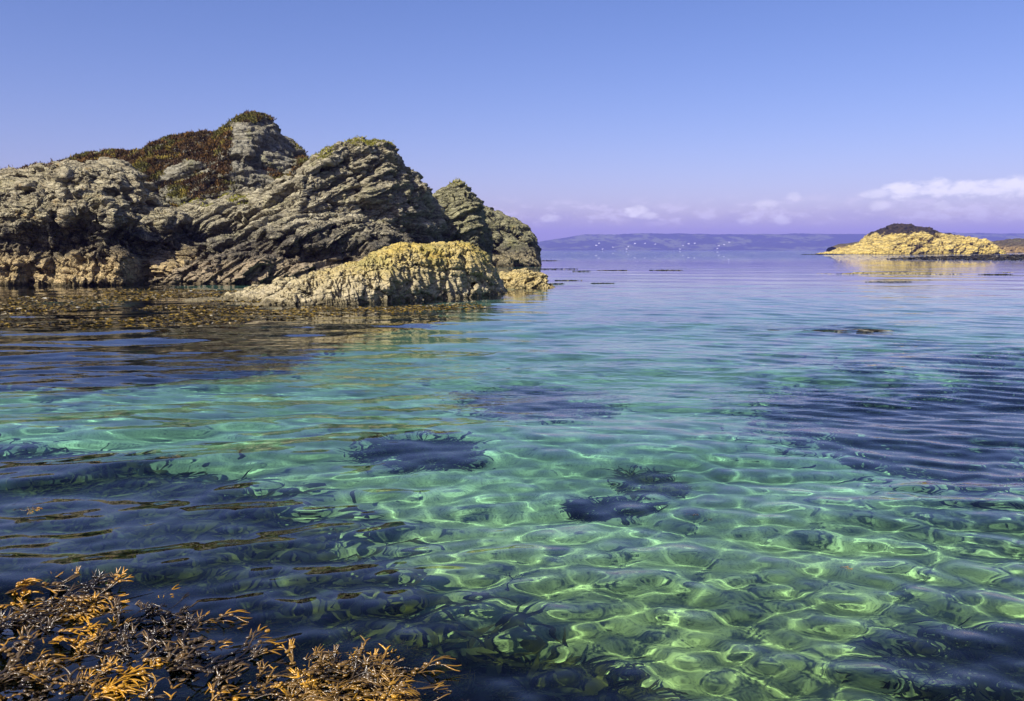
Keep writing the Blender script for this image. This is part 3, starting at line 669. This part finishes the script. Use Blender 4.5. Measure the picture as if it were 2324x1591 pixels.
def ribbons(name, pts, mat, L, W, lean, seed, up=0.5, segs=4):
    """many small blades rooted at pts (n,3): one mesh"""
    rng = np.random.RandomState(seed); n = len(pts)
    pts = np.asarray(pts, float)
    az = lean[0] + lean[1] * rng.randn(n); ln = L * (0.5 + rng.rand(n)); wd = W * (0.6 + 0.8 * rng.rand(n)); up_ = up * (0.3 + 1.2 * rng.rand(n)); cur = rng.randn(n) * 0.7; tw = rng.randn(n) * 0.8
    V = []; T = []
    p = pts.copy(); a = az.copy(); e = up_ * 1.2
    tone = rng.rand(n)
    for i in range(segs + 1):
        f = i / segs
        w = wd * (1 - 0.85 * f ** 2) * (0.6 + 0.4 * min(1, f * 3))
        sd = np.stack([-np.sin(a) * np.cos(tw), np.cos(a) * np.cos(tw), np.sin(tw)], -1) * w[:, None]
        V.append(p - sd); V.append(p + sd); T.append(f * 0.6 + tone * 0.5); T.append(f * 0.6 + tone * 0.5)
        st = ln / segs
        p = p + np.stack([np.cos(a) * np.cos(e), np.sin(a) * np.cos(e), np.sin(e)], -1) * st[:, None]
        a = a + cur / segs; e = e - up_ * 2.0 / segs
    V = np.stack(V, 1).reshape(-1, 3); T = np.stack(T, 1).ravel()
    k = 2 * (segs + 1); base = np.arange(n)[:, None] * k
    F = np.concatenate([np.stack([base[:, 0] + 2 * i, base[:, 0] + 2 * i + 1, base[:, 0] + 2 * i + 3, base[:, 0] + 2 * i + 2], -1) for i in range(segs)])
    me = raw_mesh(bpy.data.meshes.new(name), V, F)
    at = me.attributes.new('tip', 'FLOAT', 'POINT'); at.data.foreach_set('value', T.astype(np.float32))
    me.materials.append(mat)
    return me

def poly_points(poly, n, seed, thr=None, scl=1.0, fn=None):
    """n points of a map polygon (world x, y), thinned by noise"""
    rng = np.random.RandomState(seed); out = []
    x0, x1 = min(p[0] for p in poly), max(p[0] for p in poly); y0, y1 = min(p[1] for p in poly), max(p[1] for p in poly)
    px, py = zip(*poly); px = np.array(px); py = np.array(py); got = 0; parts = []
    for tries in range(60):
        X = rng.uniform(x0, x1, n); Y = rng.uniform(y0, y1, n)
        c = np.zeros(n, bool); j = len(poly) - 1
        for i in range(len(poly)):
            hit = ((py[i] > Y) != (py[j] > Y)) & (X < (px[j] - px[i]) * (Y - py[i]) / (py[j] - py[i] + 1e-12) + px[i])
            c ^= hit; j = i
        if thr is not None:
            c &= fbm(X / scl, Y / scl, X * 0, 3, seed) > thr
        parts.append(np.stack([X[c], Y[c]], -1)); got += int(c.sum())
        if got >= n: break
    return np.concatenate(parts)[:n]

def bed(name, label, poly, n, L, W, seed, thr=None, scl=1.0, mat=None, lift=0.0, cat='seaweed', up=0.25, group=None, lean=(0.3, 2.5), ragged=True):
    g = [under_water(u, v, 0.45) for u, v in poly]
    p = poly_points(g, n, seed, thr, scl)
    # ragged, thinning edges: scatter the outline and let the growth follow a finer patchiness
    rs = np.random.RandomState(seed + 1)
    size = max(max(q[0] for q in g) - min(q[0] for q in g), 0.3)
    p = p + rs.randn(len(p), 2) * min(0.35, 0.10 * size)
    k = fbm(p[:, 0] / (0.16 * size + 0.08), p[:, 1] / (0.10 * size + 0.08), p[:, 0] * 0, 3, seed + 2) > -0.22
    if ragged: p = p[k]
    z = -bed_depth(p[:, 0], p[:, 1]) + lift * rs.rand(len(p))
    o = link(name, ribbons(name, np.concatenate([p, z[:, None]], 1), mat or M_sub, L, W, lean, seed, up, 4))
    o.cycles.is_caustics_receiver = True
    tag(o, label, cat, group)
    return o

def seaweeds():
    wrack_clump('large clump of golden brown wrack filling the lower left corner', [(-80, 1345), (60, 1335), (210, 1335), (300, 1385), (400, 1420), (455, 1470), (520, 1530), (545, 1600), (545, 1680), (-80, 1680)], 290, 16, 22, -0.06, 0.022, 5, 0.8, 1.4)
    wrack_clump('combed golden wrack clump at the bottom edge, right of the larger corner clump', [(600, 1560), (690, 1520), (800, 1495), (880, 1510), (905, 1560), (900, 1680), (540, 1680)], 150, 13, 10, -0.06, 0.03, 6, 0.8, 1.3, M_gold)
    wrack_clump('short dark tuft of wrack at the bottom edge beside the combed clump', [(960, 1580), (1010, 1562), (1090, 1572), (1110, 1660), (960, 1660)], 30, 70, 40, -0.05, 0.0, 7, 0.35, 0.6)
    # weed beds under the surface
    bed('seaweed_bed', 'broad dark bed of submerged seaweed under the deep blue water at lower left', [(-200, 1010), (150, 1040), (420, 1120), (520, 1190), (560, 1300), (640, 1340), (700, 1430), (860, 1480), (960, 1620), (900, 1800), (-300, 1800)], 48000, 0.2, 0.026, 21, None, 0.8, lift=0.3, ragged=False)
    bed('seaweed_bed', 'dark submerged weed patch at the bottom edge, right of the combed golden clump', [(1120, 1470), (1180, 1420), (1300, 1440), (1420, 1490), (1560, 1560), (1600, 1680), (1120, 1680)], 7000, 0.12, 0.013, 22, -0.3, 0.5)
    bed('seaweed_bed', 'dark submerged weed patch in the lower right corner', [(2060, 1440), (2180, 1400), (2400, 1390), (2450, 1700), (2100, 1700), (2150, 1560)], 3500, 0.12, 0.011, 23, -0.3, 0.5)
    bed('seaweed_bed', 'dark submerged patch left of the picture\'s middle, lens-shaped', [(830, 975), (920, 955), (1060, 965), (1090, 990), (960, 1010), (850, 1000)], 2000, 0.14, 0.014, 24)
    bed('seaweed_bed', 'long dark submerged patch just above the picture\'s centre', [(1040, 860), (1200, 845), (1380, 865), (1360, 905), (1180, 915), (1060, 890)], 3000, 0.18, 0.02, 25)
    bed('seaweed_bed', 'small ragged submerged weed patch right of the picture\'s centre', [(1405, 1015), (1480, 1012), (1540, 1040), (1530, 1072), (1450, 1066), (1410, 1045)], 1500, 0.12, 0.012, 26)
    bed('seaweed_bed', 'small faint submerged patch below the ragged weed patch', [(1290, 1085), (1400, 1075), (1470, 1095), (1400, 1115), (1300, 1110)], 700, 0.12, 0.012, 27)
    bed('seaweed_bed', 'wide dark weed bed under the rippled water at the right edge', [(1720, 850), (1900, 800), (2450, 780), (2560, 1010), (2400, 1095), (2150, 1050), (1860, 960)], 14000, 0.2, 0.025, 28, -0.15, 1.2)
    bed('seaweed_bed', 'dark brown weed bed under still water before the left cliffs', [(-300, 646), (350, 646), (520, 690), (620, 700), (900, 706), (1010, 716), (800, 740), (700, 775), (560, 822), (240, 852), (-300, 852)], 42000, 0.45, 0.07, 29, None, 2.0, lift=0.5)
    # brown wrack floating in the still water before the cliffs
    g = [on_water(u, v) for u, v in [(-150, 690), (160, 664), (330, 655), (560, 660), (760, 700), (880, 696), (1080, 688), (1100, 698), (860, 712), (620, 725), (420, 745), (200, 750), (-150, 745)]]
    p = poly_points(g, 36000, 31, -0.12, 1.6)
    z = -0.03 + 0.035 * np.random.RandomState(2).rand(len(p))
    o = link('floating_seaweed', ribbons('floating_seaweed', np.concatenate([p, z[:, None]], 1), M_mat, 0.12, 0.014, (0.3, 1.8), 31, 0.22, 3))
    tag(o, 'golden brown seaweed floating on still water before the left cliffs', 'seaweed', kind='stuff')
    # rafts and strips of kelp further out
    C = lambda cx, cy_: ((1300 + cx * 0.542) * 0.9074, (420 + cy_ * 0.542) * 0.9074)
    strips = [(0, 270, 467, 1.2, 'thin kelp strip running out from the foot of the dark headland end'), (100, 185, 429, 0.9, 'short kelp strip at the tip of the headland'),
              (240, 330, 477, 1.0, 'short kelp strip level with two longer ones, nearest the headland'), (350, 500, 474, 1.2, 'kelp strip in open water, middle of three in a row'),
              (590, 745, 473, 1.2, 'kelp strip in open water, rightmost of three in a row'), (150, 285, 520, 1.0, 'kelp strip just right of the small rounded yellow rock'),
              (130, 205, 535, 2.2, 'dark tangle of kelp at the tip of the small rounded yellow rock'), (305, 440, 533, 1.0, 'kelp strip in the pale water right of the small yellow rock'),
              (1285, 1500, 400, 1.0, 'kelp strip touching the left foot of the yellow islet'),
              (1580, 1815, 527, 1.2, 'kelp strip in pale water well in front of the islet'), (2115, 2275, 492, 1.1, 'kelp strip near the right edge, in front of the dark reef'),
              ]
    for i, (a, b, y, th, lab) in enumerate(strips):
        (u0, v0), (u1, _) = C(a, y), C(b, y)
        P4 = [on_water(u0, v0), on_water((u0 + u1) / 2, v0 - 0.35 * th), on_water(u1, v0), on_water((u0 + u1) / 2, v0 + 0.35 * th)]
        d = P4[0][1]; L = 0.004 * d
        p = poly_points(P4, int(40 + 1.5 * (u1 - u0)), 40 + i)
        o = link('kelp_strip', ribbons('kelp_strip', np.concatenate([p, np.full((len(p), 1), 0.005)], 1), M_kelp, max(0.10, L * 0.8), max(0.014, L * 0.14), (0.0, 1.6), 40 + i, 0.10, 3))
        tag(o, lab, 'seaweed', 'kelp strips floating offshore')
    P4 = [on_water(*C(1690, 422)), on_water(*C(1900, 414)), on_water(*C(2150, 406)), on_water(*C(2500, 400)), on_water(*C(2700, 418)), on_water(*C(2300, 427)), on_water(*C(1950, 426))]
    p = poly_points(P4, 5000, 61)
    o = link('kelp_reef', ribbons('kelp_reef', np.concatenate([p, np.full((len(p), 1), 0.02)], 1), M_kelp, 0.9, 0.14, (0.0, 1.6), 61, 0.35, 3))
    tag(o, 'long dark brown kelp reef lying on the water at the right edge, below the islet', 'seaweed')
    P4 = [on_water(*C(1215, 486)), on_water(*C(1350, 480)), on_water(*C(1700, 482)), on_water(*C(2000, 484)), on_water(*C(2330, 482)), on_water(*C(2000, 490)), on_water(*C(1500, 491))]
    p = poly_points(P4, 2600, 62, -0.1, 4.0)
    o = link('weed_raft', ribbons('weed_raft', np.concatenate([p, np.full((len(p), 1), 0.0)], 1), M_straw, 0.22, 0.03, (0.0, 1.6), 62, 0.03, 3))
    tag(o, 'straw-coloured raft of loose weed stretched across the pale water before the islet', 'seaweed')
    # a long dark strand in the middle distance
    g = [on_water(u, v) for u, v in [(1728, 749), (1800, 744), (1880, 740), (1960, 745), (2002, 751), (1930, 751), (1850, 750), (1780, 750)]]
    p = poly_points(g, 420, 63)
    o = link('kelp_strand', ribbons('kelp_strand', np.concatenate([p, np.full((len(p), 1), -0.01)], 1), M_kelp, 0.25, 0.012, (0.0, 0.25), 63, 0.05, 4))
    tag(o, 'long dark green kelp strand afloat right of the picture\'s middle', 'seaweed')
    rng = random.Random(9)
    bits = [(1555, 1168, 0.28, 'orange brown scrap of weed afloat right of the centre, larger of two'), (1600, 1178, 0.14, 'small scrap of weed beside the larger orange brown one'),
            (1735, 1178, 0.13, 'small dark scrap of weed afloat, farthest right of the scraps'), (1905, 1290, 0.15, 'thin scrap of weed afloat over the green shallows'),
            (30, 1158, 0.5, 'golden tuft of weed afloat at the left edge'), (607, 1380, 0.16, 'tiny yellow scrap of weed over the dark water at lower left'), (1150, 1330, 0.5, 'dark forked weed frond standing in the clear shallows near the bottom')]
    for i, (u, v, s, lab) in enumerate(bits):
        x, y = on_water(u, v) if i < 6 else under_water(u, v, 0.3)
        o = link('weed_scrap', FR[i % len(FR)]); o.location = (x, y, 0.004 if i < 6 else -0.42)
        o.rotation_euler = (0.2, 0.0 if i < 6 else -0.9, rng.uniform(-0.6, 0.6)); o.scale = (s, s, s)
        tag(o, lab, 'seaweed')
seaweeds()

# ------------------------------------------------------------------ heather and grass on the hill
def tufts(name, pts, nrm, colr, size, blades, seed):
    rng = np.random.RandomState(seed); n = len(pts) 
    P0 = np.repeat(pts, blades, 0); N = np.repeat(nrm, blades, 0); C0 = np.repeat(colr, blades, 0)
    m = len(P0)
    d = rng.randn(m, 3) * 0.55 + np.array([0, 0, 0.9]) + N * 0.5; d /= np.linalg.norm(d, axis=1, keepdims=True)
    L = size * (0.4 + rng.rand(m)); P0 = P0 + rng.randn(m, 3) * size * 0.35 - N * 0.03
    s = np.cross(d, rng.randn(m, 3)); s /= np.linalg.norm(s, axis=1, keepdims=True); w = (size * 0.20 * (0.6 + rng.rand(m)))[:, None]
    q0 = P0 - s * w * 0.5; q1 = P0 + s * w * 0.5; q2 = P0 + d * L[:, None] * 0.6 + s * w; q3 = P0 + d * L[:, None] - s * w * 0.4
    V = np.stack([q0, q1, q2, q3], 1).reshape(-1, 3)
    F = np.arange(m * 4).reshape(-1, 4)
    me = raw_mesh(bpy.data.meshes.new(name), V, F, False)
    at = me.attributes.new('tint', 'FLOAT_COLOR', 'POINT')
    C4 = np.concatenate([np.repeat(C0 * (0.6 + 0.8 * rng.rand(m, 1)), 4, 0), np.ones((m * 4, 1))], 1)
    at.data.foreach_set('color', C4.astype(np.float32).ravel())
    mt = NT(name); a = mt.n('Attribute', attribute_name='tint')
    bs = mt.n('BsdfPrincipled', Roughness=0.8); mt.set(bs.inputs['Base Color'], a.outputs['Color']); mt.set(bs.inputs['Specular IOR Level'], 0.1)
    mt.set(mt.out.inputs['Surface'], bs.outputs[0]); me.materials.append(mt.m)
    return me

def project(p):
    dx, dy, dz = p[:, 0], p[:, 1], p[:, 2] - CAM_H
    dep = dy * CP - dz * SP; h = dy * SP + dz * CP
    return 1161.5 + dx / dep / PX, 795.5 - h / dep / PX

def vegetation():
    def verts(o):
        me = o.data; n = len(me.vertices); a = np.empty(n * 3, np.float32); me.vertices.foreach_get('co', a)
        b = np.empty(n * 3, np.float32); me.vertices.foreach_get('normal', b)
        return a.reshape(-1, 3).astype(float), b.reshape(-1, 3).astype(float)
    rng = np.random.RandomState(5)
    P, N = verts(bpy.data.objects['heather_hill']); u, v = project(P)
    sp = np.sqrt(np.maximum(N[:, 2], 0))
    nz = fbm(P[:, 0] / 2.2, P[:, 1] / 2.2, P[:, 2] / 2.2, 3, 77)
    face = ss(505, 545, u + 25 * nz) * ss(264, 286, v) * ss(700, 640, u)          # the bare rock at the right
    m = (nz + 0.55 * sp - 1.0 * face - 0.35 * ss(415, 440, v) > 0.0) & (rng.rand(len(P)) < 0.9)
    p, n = P[m], N[m]; nn = fbm(p[:, 0] / 1.5, p[:, 1] / 1.5, p[:, 2] / 1.0, 3, 78); vv = v[m]
    n2 = fbm(p[:, 0] / 0.7, p[:, 1] / 0.7, p[:, 2] / 0.7, 2, 79)
    pal = np.array([(0.055, 0.036, 0.016), (0.15, 0.082, 0.024), (0.080, 0.046, 0.022), (0.10, 0.092, 0.022), (0.22, 0.17, 0.035)])
    idx = np.where(nn > 0.12, 3, np.where(nn > 0.0, 0, np.where(nn > -0.12, 1, np.where(nn > -0.3, 0, 2))))
    idx = np.where((vv < 300) & (n2 > 0.12), 3, idx); idx = np.where((n2 > 0.42), 4, idx)
    o = link('heather', tufts('heather', p, n, pal[idx], 0.17, 6, 1)); tag(o, 'rust brown heather covering the tallest hill', 'heather', kind='stuff')
    ps, ns, cs = [], [], []
    for nm, cond in (('slab_ridge', lambda u, v: ((u > 370) & (u < 570) & (v < 470) & (v > 440)) | ((u > 700) & (u < 760) & (v < 362)) | ((v < 332) & (u > 780) & (u < 890))),
                     ('rock_knob', lambda u, v: (v < 425)), ('cliff', lambda u, v: (v < 385) & (u < 120)), ('heather_hill', lambda u, v: (v > 425) & (v < 462) & (u > 370) & (u < 600))):
        P, N = verts(bpy.data.objects[nm]); u, v = project(P)
        k = cond(u, v) & (N[:, 2] > 0.25) & (rng.rand(len(P)) < 0.12) & (fbm(P[:, 0] / 1.2, P[:, 1] / 1.2, P[:, 2], 2, 80) > -0.15)
        ps.append(P[k]); ns.append(N[k]); q = np.tile(np.array([(0.20, 0.19, 0.025)]), (int(k.sum()), 1))
        if nm == 'cliff': q[:] = (0.09, 0.05, 0.03)
        cs.append(q * (0.6 + 0.7 * rng.rand(len(q), 1)))
    o = link('grass', tufts('grass', np.concatenate(ps), np.concatenate(ns), np.concatenate(cs), 0.11, 6, 2)); tag(o, 'yellow green grass tufts on the ledges and crests', 'grass', kind='stuff')
vegetation()

# ------------------------------------------------------------------ haze over the sea
def haze():
    x0, x1, y0, y1, z0, z1 = -5600, 5600, -40, 5200, -16, 118
    v = [(x, y, z) for z in (z0, z1) for x, y in ((x0, y0), (x1, y0), (x1, y1), (x0, y1))]
    me = bpy.data.meshes.new('haze'); me.from_pydata(v, [], [(0, 3, 2, 1), (4, 5, 6, 7), (0, 1, 5, 4), (1, 2, 6, 5), (2, 3, 7, 6), (3, 0, 4, 7)])
    m = NT('haze'); vo = m.n('VolumePrincipled'); m.set(vo.inputs['Color'], (0.29, 0.28, 0.86)); m.set(vo.inputs['Density'], 0.00019)
    m.set(m.out.inputs['Volume'], vo.outputs[0]); me.materials.append(m.m)
    tag(link('haze', me), 'thin blue haze over the sea', 'haze', kind='stuff')
haze()
